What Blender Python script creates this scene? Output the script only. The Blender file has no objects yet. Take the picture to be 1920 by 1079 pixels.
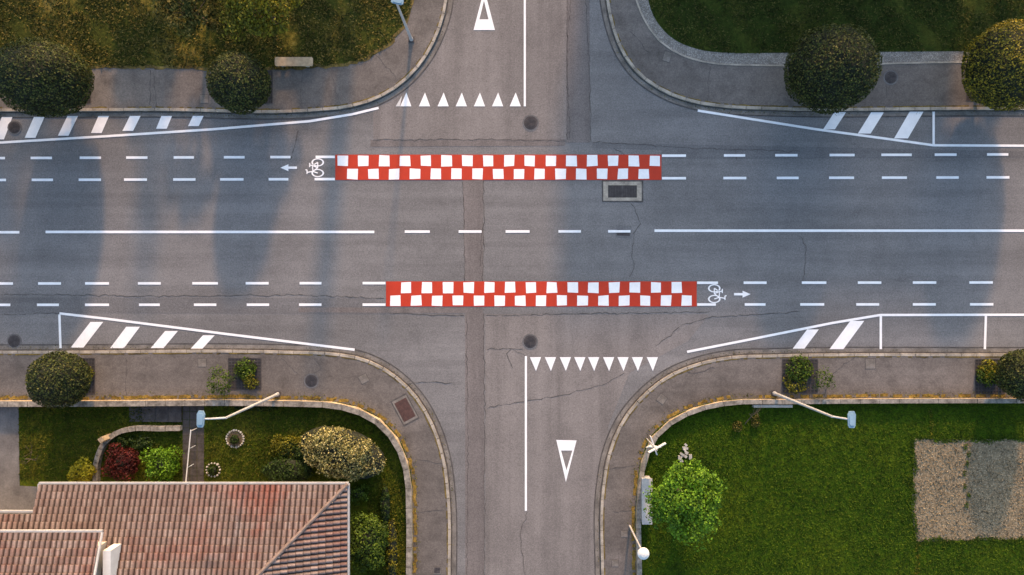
import bpy, math, random
import numpy as np
from mathutils import Vector
random.seed(7); rng=np.random.default_rng(7)
S=30.0; H=42.667
def W(px,py,h=0.0):
    k=(H-h)/H
    return ((px-960)/S*k,(539.5-py)/S*k)
col=bpy.context.scene.collection
# ---------------------------------------------------------------- materials
class N:
    def __init__(s,name,rough=0.85,spec=0.3):
        s.m=bpy.data.materials.new(name); s.m.use_nodes=True
        s.t=s.m.node_tree; s.b=s.t.nodes['Principled BSDF']
        s.b.inputs['Roughness'].default_value=rough
        s.b.inputs['Specular IOR Level'].default_value=spec
        s.tc=s.t.nodes.new('ShaderNodeTexCoord').outputs['Object']
    def l(s,a,b): s.t.links.new(a,b)
    def mapv(s,sc,loc=(0,0,0),rot=0):
        n=s.t.nodes.new('ShaderNodeMapping'); n.inputs['Scale'].default_value=sc; n.inputs['Location'].default_value=loc
        n.inputs['Rotation'].default_value=(0,0,rot)
        s.l(s.tc,n.inputs['Vector']); return n.outputs[0]
    def noise(s,scale,detail=4,vec=None,rough=0.6,dist=0):
        n=s.t.nodes.new('ShaderNodeTexNoise'); n.inputs['Scale'].default_value=scale
        n.inputs['Detail'].default_value=detail; n.inputs['Roughness'].default_value=rough; n.inputs['Distortion'].default_value=dist
        s.l(vec if vec is not None else s.tc,n.inputs['Vector']); return n.outputs['Fac']
    def vor(s,scale,feature='F1',vec=None):
        n=s.t.nodes.new('ShaderNodeTexVoronoi'); n.feature=feature; n.inputs['Scale'].default_value=scale
        s.l(vec if vec is not None else s.tc,n.inputs['Vector']); return n.outputs['Distance']
    def ramp(s,f,stops):
        n=s.t.nodes.new('ShaderNodeValToRGB'); e=n.color_ramp.elements
        while len(e)<len(stops): e.new(0.5)
        for i,(p,c) in enumerate(stops):
            e[i].position=p
            if not isinstance(c,(tuple,list)): c=(c,c,c)
            e[i].color=(*c,1)
        s.l(f,n.inputs[0]); return n.outputs[0]
    def mix(s,a,b,f=1.0,mode='MULTIPLY'):
        n=s.t.nodes.new('ShaderNodeMix'); n.data_type='RGBA'; n.blend_type=mode
        if isinstance(f,(int,float)): n.inputs[0].default_value=f
        else: s.l(f,n.inputs[0])
        for i,v in ((6,a),(7,b)):
            if isinstance(v,tuple): n.inputs[i].default_value=(*v,1)
            else: s.l(v,n.inputs[i])
        return n.outputs[2]
    def island(s):
        return s.t.nodes.new('ShaderNodeNewGeometry').outputs['Random Per Island']
    def out(s,c,bump=None,bs=0.3,bd=0.02):
        s.l(c,s.b.inputs['Base Color'])
        if bump is not None:
            n=s.t.nodes.new('ShaderNodeBump'); n.inputs['Strength'].default_value=bs; n.inputs['Distance'].default_value=bd
            s.l(bump,n.inputs['Height']); s.l(n.outputs[0],s.b.inputs['Normal'])
        return s.m
def simple(name,c,var=0.25,scale=3,fine=20,rough=0.8,bs=0.3,bd=0.01,spec=0.3):
    n=N(name,rough,spec); a=n.noise(scale,5); f=n.noise(fine,3)
    lo=tuple(x*(1-var) for x in c); hi=tuple(min(1,x*(1+var)) for x in c)
    cc=n.ramp(a,[(0.3,lo),(0.7,hi)]); cc=n.mix(cc,n.ramp(f,[(0.3,1-var*0.8),(0.7,1.0)]))
    return n.out(cc,f,bs,bd)
def asphalt(name,base=(0.165,0.160,0.158),rot=0,crack=True,blotch=1.0):
    n=N(name,0.85,0.25)
    big=n.noise(0.11,5,n.mapv((1,1,1),(3.1,1.7,0)))
    c=n.ramp(big,[(0.3,tuple(x*0.84 for x in base)),(0.5,base),(0.7,tuple(x*1.15 for x in base))])
    st=n.noise(1.0,6,n.mapv((0.04,0.8,1) if rot==0 else (0.8,0.04,1)),0.6)
    c=n.mix(c,n.ramp(st,[(0.32,0.78),(0.55,1.0),(0.75,1.13)]))
    bl=n.noise(0.8,8,None,0.7,0.4)
    c=n.mix(c,n.ramp(bl,[(0.30,1-0.13*blotch),(0.5,1.0),(0.7,1+0.08*blotch)]))
    f=n.noise(11,3,None,0.8)
    c=n.mix(c,n.ramp(f,[(0.25,0.68),(0.5,1.0),(0.75,1.33)]))
    f2=n.noise(40,2,None,0.8)
    c=n.mix(c,n.ramp(f2,[(0.3,0.70),(0.7,1.30)]))
    sp=n.noise(1.3,2,n.mapv((1,1,1),(9,4,0)))
    c=n.mix(c,n.ramp(sp,[(0.74,1.0),(0.80,0.8)]))
    if crack:
        w=n.t.nodes.new('ShaderNodeTexNoise'); w.inputs['Scale'].default_value=1.2; w.inputs['Detail'].default_value=5
        n.l(n.tc,w.inputs['Vector'])
        mx=n.t.nodes.new('ShaderNodeVectorMath'); mx.operation='MULTIPLY_ADD'
        mx.inputs[1].default_value=(1.3,1.3,1.3); n.l(w.outputs['Color'],mx.inputs[0]); n.l(n.tc,mx.inputs[2])
        v=n.vor(0.22,'DISTANCE_TO_EDGE',mx.outputs[0])
        cr_=n.ramp(v,[(0.0,0.76),(0.003,0.85),(0.006,1.0)])
        mk=n.ramp(n.noise(0.2,2,n.mapv((1,1,1),(20,7,0))),[(0.62,0.0),(0.70,1.0)])
        c=n.mix(c,cr_,mk)
    return n.out(c,f,0.35,0.01)
M={}
M['road']=asphalt('asphalt')
M['side']=asphalt('asphalt_side_road',(0.180,0.164,0.155),1)
M['patch']=asphalt('asphalt_patch',(0.148,0.132,0.126),1,False)
M['patch2']=asphalt('asphalt_patch_dark',(0.136,0.133,0.134),0,False)
M['walk']=asphalt('pavement_asphalt',(0.135,0.120,0.109),0,True,2.4)
M['kerb']=simple('kerb_concrete',(0.36,0.32,0.265),0.4,1.5,14)
M['gutter']=simple('gutter_concrete',(0.19,0.172,0.152),0.4,1.2,14)
M['concrete']=simple('concrete',(0.40,0.36,0.31),0.3,2,16)
M['drive']=simple('driveway_concrete',(0.15,0.144,0.142),0.35,0.8,10)
M['crack']=simple('crack_dirt',(0.045,0.04,0.038),0.3)
M['seal']=simple('crack_filler',(0.085,0.078,0.074),0.4)
M['moss']=simple('weed_line',(0.16,0.115,0.03),0.7,2,9)
M['mossy']=simple('yellow_moss',(0.26,0.17,0.035),0.7,1.5,8)
def paint(name,c,wear=0.36):
    n=N(name,0.6,0.3)
    a=n.noise(2.0,4); f=n.noise(22,4,None,0.8)
    cc=n.ramp(a,[(0.3,tuple(x*0.9 for x in c)),(0.65,c)])
    cc=n.mix(cc,n.ramp(f,[(0.3,0.9),(0.6,1.0)]))
    wr=n.ramp(n.noise(9,7,None,0.85),[(wear-0.05,1.0),(wear,0.0)])
    cc=n.mix(cc,(0.25,0.24,0.23),wr,'MIX')
    return n.out(cc,f,0.2,0.005)
M['white']=paint('white_road_paint',(0.84,0.84,0.84),0.35)
M['whitew']=paint('worn_white_road_paint',(0.60,0.59,0.57),0.42)
M['red']=paint('red_road_paint',(0.46,0.036,0.012),0.36)
def grass(name,dark,mid,light,soil,soilpos=0.66,sc=0.5):
    n=N(name,0.95,0.1)
    a=n.noise(sc,7,None,0.7,0.4)
    c=n.ramp(a,[(0.3,dark),(0.5,mid),(soilpos,light),(soilpos+0.12,soil)])
    b=n.noise(4.5,6,None,0.8)
    c=n.mix(c,n.ramp(b,[(0.3,0.45),(0.5,0.95),(0.7,1.45)]))
    f=n.noise(24,3,None,0.85)
    c=n.mix(c,n.ramp(f,[(0.3,0.5),(0.7,1.5)]))
    return n.out(c,b,0.9,0.08)
M['g_nw']=grass('rough_grass_ground',(0.022,0.029,0.005),(0.050,0.057,0.009),(0.15,0.118,0.02),(0.21,0.16,0.055),0.58,0.3)
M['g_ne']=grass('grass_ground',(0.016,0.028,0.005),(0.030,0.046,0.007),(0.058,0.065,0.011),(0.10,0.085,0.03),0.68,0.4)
M['g_se']=grass('lawn_ground',(0.024,0.052,0.002),(0.042,0.083,0.003),(0.078,0.110,0.005),(0.13,0.115,0.02),0.68,0.18)
M['g_sw']=grass('garden_lawn_ground',(0.025,0.042,0.003),(0.050,0.071,0.004),(0.105,0.10,0.010),(0.14,0.11,0.03),0.62,0.45)
def leaf(name,cols,rough=0.6):
    n=N(name,rough,0.2)
    i=n.island(); k=len(cols)
    c=n.ramp(i,[(j/(k-1),cols[j]) for j in range(k)])
    a=n.noise(1.4,3); c=n.mix(c,n.ramp(a,[(0.3,0.6),(0.7,1.25)]))
    n.l(c,n.b.inputs['Base Color'])
    tr=n.t.nodes.new('ShaderNodeBsdfTranslucent'); n.l(c,tr.inputs[0])
    mx=n.t.nodes.new('ShaderNodeMixShader'); mx.inputs[0].default_value=0.22
    o=n.t.nodes['Material Output']; n.l(n.b.outputs[0],mx.inputs[1]); n.l(tr.outputs[0],mx.inputs[2]); n.l(mx.outputs[0],o.inputs[0])
    return n.m
M['topi']=leaf('privet_leaves',[(0.012,0.021,0.006),(0.028,0.042,0.010),(0.056,0.072,0.015),(0.125,0.122,0.030)])
M['topi_sunlit']=leaf('sunlit_privet_leaves',[(0.03,0.04,0.01),(0.08,0.085,0.012),(0.19,0.16,0.017),(0.38,0.29,0.025)])  # privet with the low sun's gold put into the leaf colour
M['core']=simple('dark_core',(0.010,0.013,0.006),0.3)  # near-black solid filler, added inside crowns to keep them opaque
M['lime']=leaf('fresh_green_leaves',[(0.032,0.08,0.004),(0.065,0.15,0.006),(0.115,0.24,0.010),(0.19,0.33,0.02)])
M['dgreen']=leaf('dark_green_leaves',[(0.014,0.028,0.005),(0.025,0.048,0.007),(0.05,0.082,0.011)])
M['mgreen']=leaf('green_leaves',[(0.022,0.045,0.005),(0.05,0.092,0.007),(0.11,0.16,0.012)])
M['olive']=leaf('olive_yellow_leaves',[(0.05,0.058,0.006),(0.12,0.12,0.008),(0.24,0.21,0.014)])
M['flower']=leaf('blossom_leaves',[(0.05,0.06,0.015),(0.17,0.155,0.045),(0.38,0.34,0.12),(0.58,0.50,0.24)])
M['redleaf']=leaf('red_maple_leaves',[(0.03,0.006,0.006),(0.075,0.012,0.011),(0.13,0.022,0.016)])
M['yleaf']=leaf('yellow_leaves',[(0.14,0.14,0.01),(0.34,0.29,0.016),(0.52,0.43,0.02)])
M['gr_d']=leaf('grass_blades_dull',[(0.020,0.028,0.006),(0.052,0.058,0.010),(0.112,0.096,0.018),(0.23,0.175,0.05)],0.9)
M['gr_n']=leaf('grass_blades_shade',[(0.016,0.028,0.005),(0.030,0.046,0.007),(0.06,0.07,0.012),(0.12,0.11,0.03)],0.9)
M['gr_l']=leaf('grass_blades_fresh',[(0.022,0.050,0.002),(0.042,0.083,0.003),(0.083,0.120,0.006)],0.9)
M['gr_s']=leaf('grass_blades_garden',[(0.024,0.04,0.003),(0.052,0.070,0.005),(0.12,0.11,0.013)],0.9)
M['bark']=simple('bark',(0.12,0.09,0.06),0.4,4,18)
M['iron']=simple('cast_iron',(0.062,0.055,0.055),0.4,4,30,0.55)
M['rust']=simple('rusty_iron',(0.085,0.045,0.038),0.3,4,25,0.7)
M['galv']=simple('galvanised_steel',(0.42,0.42,0.42),0.15,2,15,0.45)
M['lampg']=simple('lamp_housing',(0.20,0.31,0.40),0.1,2,15,0.4)
M['wht']=simple('white_painted_metal',(0.62,0.62,0.60),0.08,2,15,0.5)
M['stone']=simple('white_stone',(0.42,0.40,0.36),0.3,3,15)
M['bench']=simple('bench_stone',(0.42,0.33,0.22),0.25,3,18)
M['plaster']=simple('plaster_wall',(0.52,0.47,0.39),0.12,1,18)
M['glass']=simple('window_glass',(0.04,0.05,0.06),0.1,1,5,0.1)
M['slab']=simple('dark_slabs',(0.065,0.058,0.055),0.4,2.5,14)
M['wallst']=simple('garden_wall_concrete',(0.42,0.33,0.22),0.45,1.6,9)
M['wallrough']=simple('weathered_capping',(0.26,0.235,0.20),0.55,2.2,7)
M['wood']=simple('wood',(0.2,0.13,0.08),0.3)
def gravelm(name,a,b,sc,q0=0.7):
    n=N(name,0.95,0.1); v=n.vor(sc); c=n.ramp(v,[(0.05,b),(0.5,a)])
    q=n.noise(1.3,6,None,0.75); c=n.mix(c,n.ramp(q,[(0.3,q0),(0.6,1.1)]))
    f=n.noise(16,4,None,0.8); c=n.mix(c,n.ramp(f,[(0.3,0.65),(0.7,1.25)]))
    return n.out(c,f,0.8,0.04)
M['gravel']=gravelm('gravel',(0.20,0.185,0.165),(0.48,0.45,0.41),14)
M['soil']=gravelm('tilled_soil',(0.20,0.16,0.10),(0.38,0.31,0.21),9,0.78)
def roofm():
    n=N('clay_roof_tiles',0.85,0.2)
    sn=n.t.nodes.new('ShaderNodeVectorMath'); sn.operation='SNAP'; sn.inputs[1].default_value=(0.3,0.38,50)
    uv=n.t.nodes.new('ShaderNodeUVMap').outputs[0]
    n.l(uv,sn.inputs[0]); wn=n.t.nodes.new('ShaderNodeTexWhiteNoise'); n.l(sn.outputs[0],wn.inputs[0])
    c=n.ramp(wn.outputs['Value'],[(0,(0.140,0.094,0.080)),(0.4,(0.168,0.118,0.102)),(0.8,(0.195,0.144,0.126)),(1,(0.25,0.19,0.168))])
    a=n.noise(0.16,6,n.mapv((1,1,1),(4,0,0)),0.65,0.5)
    c=n.mix(c,(0.21,0.052,0.032),n.ramp(a,[(0.47,0.0),(0.68,0.62)]),'MIX')
    f=n.noise(9,5,None,0.8); c=n.mix(c,n.ramp(f,[(0.3,0.65),(0.65,1.12)]))
    m=n.noise(1.6,5,None,0.8); c=n.mix(c,(0.08,0.07,0.06),n.ramp(m,[(0.55,0.0),(0.75,0.5)]),'MIX')
    sp=n.t.nodes.new('ShaderNodeSeparateXYZ'); n.l(uv,sp.inputs[0])
    def mth(op,a_,b_=None):
        q=n.t.nodes.new('ShaderNodeMath'); q.operation=op
        n.l(a_,q.inputs[0])
        if b_ is not None: q.inputs[1].default_value=b_
        return q.outputs[0]
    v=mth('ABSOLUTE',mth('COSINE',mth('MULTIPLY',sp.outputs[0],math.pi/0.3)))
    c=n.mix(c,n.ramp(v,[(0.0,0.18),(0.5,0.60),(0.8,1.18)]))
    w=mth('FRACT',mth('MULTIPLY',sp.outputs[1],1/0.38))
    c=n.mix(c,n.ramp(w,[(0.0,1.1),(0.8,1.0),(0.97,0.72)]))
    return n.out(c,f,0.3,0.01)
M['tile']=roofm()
# ---------------------------------------------------------------- mesh helpers
def obj(name,verts,faces,mat,parent=None,smooth=False,uv=None):
    me=bpy.data.meshes.new(name); me.from_pydata(verts,[],faces); me.update()
    me.materials.append(M[mat] if isinstance(mat,str) else mat)
    if smooth: me.polygons.foreach_set('use_smooth',[True]*len(me.polygons))
    if uv is not None:
        l=me.uv_layers.new(name='UVMap'); vi=np.zeros(len(me.loops),int); me.loops.foreach_get('vertex_index',vi)
        l.data.foreach_set('uv',np.asarray(uv)[vi].ravel())
    o=bpy.data.objects.new(name,me); col.objects.link(o)
    if parent: o.parent=parent
    return o
def empty(name,loc=(0,0,0)):
    o=bpy.data.objects.new(name,None); o.location=loc; col.objects.link(o); o.empty_display_size=0.3; return o
class B:
    def __init__(s): s.v=[]; s.f=[]
    def add(s,v,f):
        k=len(s.v); s.v+= [tuple(p) for p in v]; s.f+=[tuple(i+k for i in q) for q in f]
    def prism(s,pts,z0,z1):
        a=sum(pts[i][0]*pts[(i+1)%len(pts)][1]-pts[(i+1)%len(pts)][0]*pts[i][1] for i in range(len(pts)))
        if a<0: pts=pts[::-1]
        n=len(pts); v=[(x,y,z1) for x,y in pts]
        if z0 is None: s.add(v,[tuple(range(n))]); return
        v+=[(x,y,z0) for x,y in pts]
        s.add(v,[tuple(range(n))]+[(i+n,(i+1)%n+n,(i+1)%n,i) for i in range(n)])
    def box(s,x,y,z,sx,sy,sz,a=0):
        c,d=math.cos(a),math.sin(a); v=[]
        for k in (-.5,.5):
            for i,j in ((-.5,-.5),(.5,-.5),(.5,.5),(-.5,.5)):
                u,w=i*sx,j*sy; v.append((x+u*c-w*d,y+u*d+w*c,z+k*sz))
        s.add(v,[(0,3,2,1),(4,5,6,7),(0,1,5,4),(1,2,6,5),(2,3,7,6),(3,0,4,7)])
    def tube(s,p,q,r0,r1,n=10):
        p=Vector(p);q=Vector(q);d=(q-p).normalized(); a=d.orthogonal().normalized(); b=d.cross(a); v=[]
        for c,r in ((p,r0),(q,r1)):
            for i in range(n):
                t=2*math.pi*i/n; v.append(c+a*math.cos(t)*r+b*math.sin(t)*r)
        s.add(v,[(i,(i+1)%n,(i+1)%n+n,i+n) for i in range(n)]+[tuple(range(n))[::-1],tuple(range(n,2*n))])
    def ring(s,x,y,z0,z1,r0,r1,n=40,sx=1,sy=1):
        v=[];f=[]
        for i in range(n):
            t=2*math.pi*i/n; c,d=math.cos(t)*sx,math.sin(t)*sy
            v+=[(x+r0*c,y+r0*d,z1),(x+r1*c,y+r1*d,z1),(x+r1*c,y+r1*d,z0),(x+r0*c,y+r0*d,z0)]
        for i in range(n):
            a=4*i;b=4*((i+1)%n)
            f+=[(a,a+1,b+1,b),(a+1,a+2,b+2,b+1),(a+3,a,b,b+3)]
        s.add(v,f)
    def disc(s,x,y,z,r,n=40): s.prism([(x+r*math.cos(2*math.pi*i/n),y+r*math.sin(2*math.pi*i/n)) for i in range(n)],z-0.03,z)
    def line(s,p,q,w,z):
        p=Vector(p);q=Vector(q); d=(q-p).normalized(); o=Vector((-d.y,d.x))*w/2
        s.prism([tuple(p+o),tuple(p-o),tuple(q-o),tuple(q+o)],None,z)
    def make(s,name,mat,parent=None,smooth=False): return obj(name,s.v,s.f,mat,parent,smooth)
def cr(P,n=8):
    P=[Vector(p) for p in P]; k=len(P); LONG=450
    ch=[(P[i+1]-P[i]) for i in range(k-1)]; ln=[c.length for c in ch]; un=[c.normalized() for c in ch]
    m=[]
    for i in range(k):
        if i==0: m.append(un[0])
        elif i==k-1: m.append(un[-1])
        elif ln[i-1]>LONG: m.append(un[i-1])
        elif ln[i]>LONG: m.append(un[i])
        else: m.append(((un[i-1]*ln[i]+un[i]*ln[i-1])/(ln[i]+ln[i-1])).normalized())
    out=[]
    for i in range(k-1):
        if ln[i]>LONG: out.append(tuple(P[i])); continue
        for j in range(n):
            t=j/n; L=ln[i]
            q=P[i]*(2*t**3-3*t*t+1)+m[i]*L*(t**3-2*t*t+t)+P[i+1]*(-2*t**3+3*t*t)+m[i+1]*L*(t**3-t*t)
            out.append(tuple(q))
    out.append(tuple(P[-1])); return out
def wp(P,h=0): return [W(x,y,h) for x,y in P]
def offset(P,d):
    o=[]
    for i in range(len(P)):
        a=Vector(P[max(i-1,0)]);b=Vector(P[min(i+1,len(P)-1)]); t=(b-a).normalized()
        o.append((P[i][0]-t.y*d,P[i][1]+t.x*d))
    return o
def clip(P,X=70,Y=60):
    P=list(P)
    def cut(a,b):
        t=1.0
        for k,lim in ((0,X),(1,Y)):
            if abs(b[k])>lim: t=min(t,(math.copysign(lim,b[k])-a[k])/(b[k]-a[k]))
        return (a[0]+(b[0]-a[0])*t,a[1]+(b[1]-a[1])*t)
    P[0]=cut(P[1],P[0]); P[-1]=cut(P[-2],P[-1]); return P
def resample(P,step):
    L=[0]
    for i in range(1,len(P)): L.append(L[-1]+math.dist(P[i],P[i-1]))
    n=max(2,int(L[-1]/step)); a=np.linspace(0,L[-1],n+1)
    return list(zip(np.interp(a,L,[p[0] for p in P]).tolist(),np.interp(a,L,[p[1] for p in P]).tolist()))
def stones(name,P,w,z0,z1,step,mat,gap=0.02,jit=0.006,parent=None):
    P=resample(P,step); Q=offset(P,w); b=B()
    for i in range(len(P)-1):
        g=gap/step/2; L=lambda A,B_,t:(A[0]+(B_[0]-A[0])*t,A[1]+(B_[1]-A[1])*t)
        j=random.uniform(-jit,jit)
        b.prism([L(P[i],P[i+1],g),L(P[i],P[i+1],1-g),L(Q[i],Q[i+1],1-g),L(Q[i],Q[i+1],g)],z0,z1+j)
    return b.make(name,mat,parent)
def strip(b,P,w,z):
    a=offset(P,w/2); c=offset(P,-w/2)
    for i in range(len(P)-1): b.prism([a[i],a[i+1],c[i+1],c[i]],None,z)
def inpoly(x,y,P):
    r=np.zeros(len(x),bool); n=len(P)
    for i in range(n):
        x1,y1=P[i];x2,y2=P[(i+1)%n]
        if y1==y2: continue
        c=((y1>y)!=(y2>y))&(x<(x2-x1)*(y-y1)/(y2-y1)+x1); r^=c
    return r
def quads(name,P,Nn,L,Wd,mat,parent=None):
    n=len(P); r=rng.normal(size=(n,3)); t=r-(r*Nn).sum(1)[:,None]*Nn; t/=np.linalg.norm(t,axis=1)[:,None]+1e-9
    b=np.cross(Nn,t); L=L[:,None];Wd=Wd[:,None]
    V=np.stack([P-t*L,P+b*Wd-Nn*L*0.15,P+t*L,P-b*Wd-Nn*L*0.15],1).reshape(-1,3)
    me=bpy.data.meshes.new(name); me.vertices.add(4*n); me.vertices.foreach_set('co',V.astype(np.float32).ravel())
    me.loops.add(4*n); me.loops.foreach_set('vertex_index',np.arange(4*n,dtype=np.int32)); me.polygons.add(n)
    me.polygons.foreach_set('loop_start',np.arange(0,4*n,4,dtype=np.int32))
    me.polygons.foreach_set('loop_total',np.full(n,4,dtype=np.int32)); me.update(calc_edges=True)
    me.materials.append(M[mat]); o=bpy.data.objects.new(name,me); col.objects.link(o)
    if parent: o.parent=parent
    return o
def shell(c,R,n,depth=0.18,lump=0.06,up=-0.6):
    d=rng.normal(size=(int(n*1.6),3)); d/=np.linalg.norm(d,axis=1)[:,None]; d=d[d[:,2]>up][:n]
    ph=rng.uniform(0,6,6)
    l=np.sin(5*d[:,0]+ph[0])*np.sin(5*d[:,1]+ph[1])+0.6*np.sin(11*d[:,2]+ph[2])*np.sin(10*d[:,0]+ph[3])+0.5*np.sin(19*d[:,1]+ph[4])*np.sin(17*d[:,0]+ph[5])
    r=1+lump*l-depth*rng.random(len(d))**2
    R=np.array(R) if hasattr(R,'__len__') else np.array([R]*3)
    nn=d/R; nn/=np.linalg.norm(nn,axis=1)[:,None]
    nn=nn+rng.normal(size=d.shape)*0.55; nn/=np.linalg.norm(nn,axis=1)[:,None]
    return np.array(c)+d*r[:,None]*R, nn
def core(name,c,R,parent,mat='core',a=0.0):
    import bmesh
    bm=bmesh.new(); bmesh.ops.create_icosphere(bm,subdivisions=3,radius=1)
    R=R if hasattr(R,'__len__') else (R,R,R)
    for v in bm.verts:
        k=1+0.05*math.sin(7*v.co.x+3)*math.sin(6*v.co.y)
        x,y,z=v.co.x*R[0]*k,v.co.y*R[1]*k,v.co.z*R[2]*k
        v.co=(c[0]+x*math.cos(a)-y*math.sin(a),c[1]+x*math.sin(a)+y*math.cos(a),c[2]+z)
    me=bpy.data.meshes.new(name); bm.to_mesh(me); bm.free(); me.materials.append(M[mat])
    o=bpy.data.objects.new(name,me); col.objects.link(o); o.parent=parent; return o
def bush(name,x,y,R,h,n,mat,ls=0.07,clumps=None,a=0.0,z0=0.12,lump=0.09,corek=0.8,spread=0.55):
    e=empty(name,(x,y,z0)); rx,ry=R; P=[];NN=[]
    if clumps is None: clumps=9
    ps,ns=shell((0,0,h*0.45),(rx*0.86,ry*0.86,h*0.5),int(n*0.4),0.3,lump); P.append(ps);NN.append(ns)
    for i in range(clumps):
        t=2*math.pi*i/clumps*1.0+random.uniform(-.3,.3); q=spread*random.uniform(0.4,1.15)
        c=(rx*q*math.cos(t),ry*q*math.sin(t),h*(0.45+0.3*(1-q)+random.uniform(-.08,.1)))
        r=min(rx,ry)*random.uniform(0.32,0.5)
        ps,ns=shell(c,(r,r,min(r,h*0.45)),int(n*0.6/clumps),0.35,0.12); P.append(ps);NN.append(ns)
    P=np.concatenate(P);NN=np.concatenate(NN)
    ca,sa=math.cos(a),math.sin(a)
    for A in (P,NN):
        u=A[:,0]*ca-A[:,1]*sa; v=A[:,0]*sa+A[:,1]*ca; A[:,0]=u;A[:,1]=v
    P[:,2]=np.maximum(P[:,2],0.03)
    L=ls*rng.uniform(0.6,1.4,len(P)); quads('foliage',P,NN,L,L*0.6,mat,e)
    if corek: core('dark_core',(0,0,h*0.42),(rx*corek,ry*corek,h*0.42),e,'core',a)
    return e
# ---------------------------------------------------------------- terrain, road
ground=B(); ground.prism([(-600,-600),(600,-600),(600,600),(-600,600)],None,0.0); ground.make('ground','g_ne')
X0,X1=-3300,5300; Y0,Y1=-2600,3700
rd=B(); rd.prism(wp([(X0,195),(560,195),(560,-60),(838,-200),(838,Y0),(1145,Y0),(1145,-200),(1400,-60),(1400,195),(X1,195),(X1,670),(1400,670),(1400,1100),(1140,1300),(1140,Y1),(835,Y1),(835,1300),(560,1100),(560,670),(X0,670)]),None,0.01)
rd.make('road','road')
s=B()
s.prism(wp([(700,262),(1062,262),(1062,Y0),(838,Y0),(838,-200),(700,-60)]),None,0.014)
s.prism(wp([(910,590),(1330,590),(1290,640),(1180,700),(1140,800),(1140,Y1),(910,Y1)]),None,0.014)
s.make('side_road','side')
s=B()
s.prism(wp([(1062,Y0),(1062,268),(1106,268),(1100,Y0)]),None,0.018)
s.prism(wp([(872,588),(908,588),(908,Y1),(876,Y1)]),None,0.018)
s.prism(wp([(868,338),(906,338),(906,528),(872,528)]),None,0.018)
s.prism(wp([(695,263),(1060,261),(1060,274),(695,276)]),None,0.0175)
s.prism(wp([(560,577),(905,577),(905,588),(560,586)]),None,0.0165)
s.make('asphalt_patch','patch')
s=B()
s.prism(wp([(-700,556),(700,560),(724,577),(724,590),(-700,584)]),None,0.0135)
s.prism(wp([(1110,268),(1920,284),(1920,296),(1240,299),(1240,282),(1110,278)]),None,0.0135)
s.prism(wp([(1155,422),(1184,424),(1184,447),(1154,446)]),None,0.019)
s.make('asphalt_repair','patch2')
s=B(); s.prism(wp([(1157,430),(1181,431),(1181,443),(1156,442)]),None,0.021); s.make('small_asphalt_repair','iron')
ck=B()
def crack(P,w=0.03,j=3.0,z=0.023):
    Q=[]
    for i in range(len(P)-1):
        d=math.dist(P[i],P[i+1]); n=max(1,int(d/7))
        for k in range(n):
            t=k/n; Q.append((P[i][0]+(P[i+1][0]-P[i][0])*t+random.gauss(0,j*0.35),P[i][1]+(P[i+1][1]-P[i][1])*t+random.gauss(0,j*0.35)))
    Q.append(P[-1]); Q=wp(Q)
    for i in range(len(Q)-1): ck.line(Q[i],Q[i+1],w*random.uniform(0.4,1.5),z+0.0004*(i%3))
for P in ([(1064,0),(1064,262)],[(1098,0),(1104,120),(1108,266)],[(906,338),(908,420),(905,528)],[(906,588),(909,800),(908,1079)],
          [(875,588),(877,800),(876,1079)],[(868,340),(872,528)],[(700,263),(900,262),(1062,265)],[(1110,266),(1300,278),(1500,284)],
          [(0,552),(300,556),(560,553),(720,560)],[(1190,440),(1184,480),(1190,500),(1180,520)],[(1184,380),(1200,420),(1186,440)],
          [(955,655),(985,665),(985,680)],[(990,960),(975,1000),(985,1079)],[(1230,650),(1280,610),(1330,595),(1500,585)],
          [(850,720),(800,716),(760,722)],[(913,765),(1060,740),(1135,720),(1170,700)],[(913,654),(980,655)],
          [(560,245),(545,300)],[(1500,440),(1512,470),(1505,530)],[(0,590),(120,588)],[(905,420),(900,500)],
          [(1150,278),(1230,320),(1240,290)],[(730,588),(870,592)],[(910,592),(1130,588),(1330,585)],[(1070,0),(1062,100),(1068,260)],[(960,690),(950,664),(958,655)],[(900,338),(905,300)],[(1380,300),(1378,280)]):
    crack(P,0.032)
ck.make('road_cracks','seal'); ck=B()
for P in ([(590,672),(605,690),(590,700)],[(530,672),(560,700)],[(1250,690),(1300,700),(1340,690)],[(290,135),(295,200)],[(620,130),(640,200)],[(285,135),(282,198)],[(568,132),(565,200)],
          [(1330,125),(1325,195)],[(1180,60),(1215,100)],[(780,860),(835,870)],[(1140,880),(1190,872)],[(240,670),(238,745)],[(700,100),(760,165)],[(1660,160),(1660,185)],[(1600,670),(1560,700),(1545,740)],[(1150,960),(1190,955)],[(785,960),(832,955)]):
    crack(P,0.03,3,0.139)
ck.make('pavement_cracks','seal')
# ---------------------------------------------------------------- corners
KNW=cr([(X0,210),(0,210),(300,209),(600,209),(655,203),(705,188),(755,158),(795,115),(822,65),(836,20),(840,-60),(840,Y0)])
KNE=cr([(1133,Y0),(1133,-60),(1136,0),(1146,50),(1165,100),(1195,140),(1240,172),(1295,193),(1350,202),(1450,207),(1800,207),(X1,207)])
KSW=cr([(845,Y1),(845,1079),(843,930),(836,870),(815,800),(778,738),(730,695),(680,671),(620,661),(540,658),(100,658),(X0,658)])
KSE=cr([(X1,663),(1800,663),(1450,665),(1370,668),(1310,680),(1255,702),(1205,740),(1165,790),(1140,850),(1128,920),(1127,1079),(1127,Y1)])
GNW=cr([(X0,128),(0,128),(300,128),(600,127),(655,122),(700,106),(740,75),(765,35),(778,-20),(780,-80),(780,Y0)])
GNE=cr([(1180,Y0),(1182,-60),(1190,0),(1206,40),(1235,80),(1280,108),(1335,122),(1400,125),(1800,120),(X1,120)])
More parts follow.
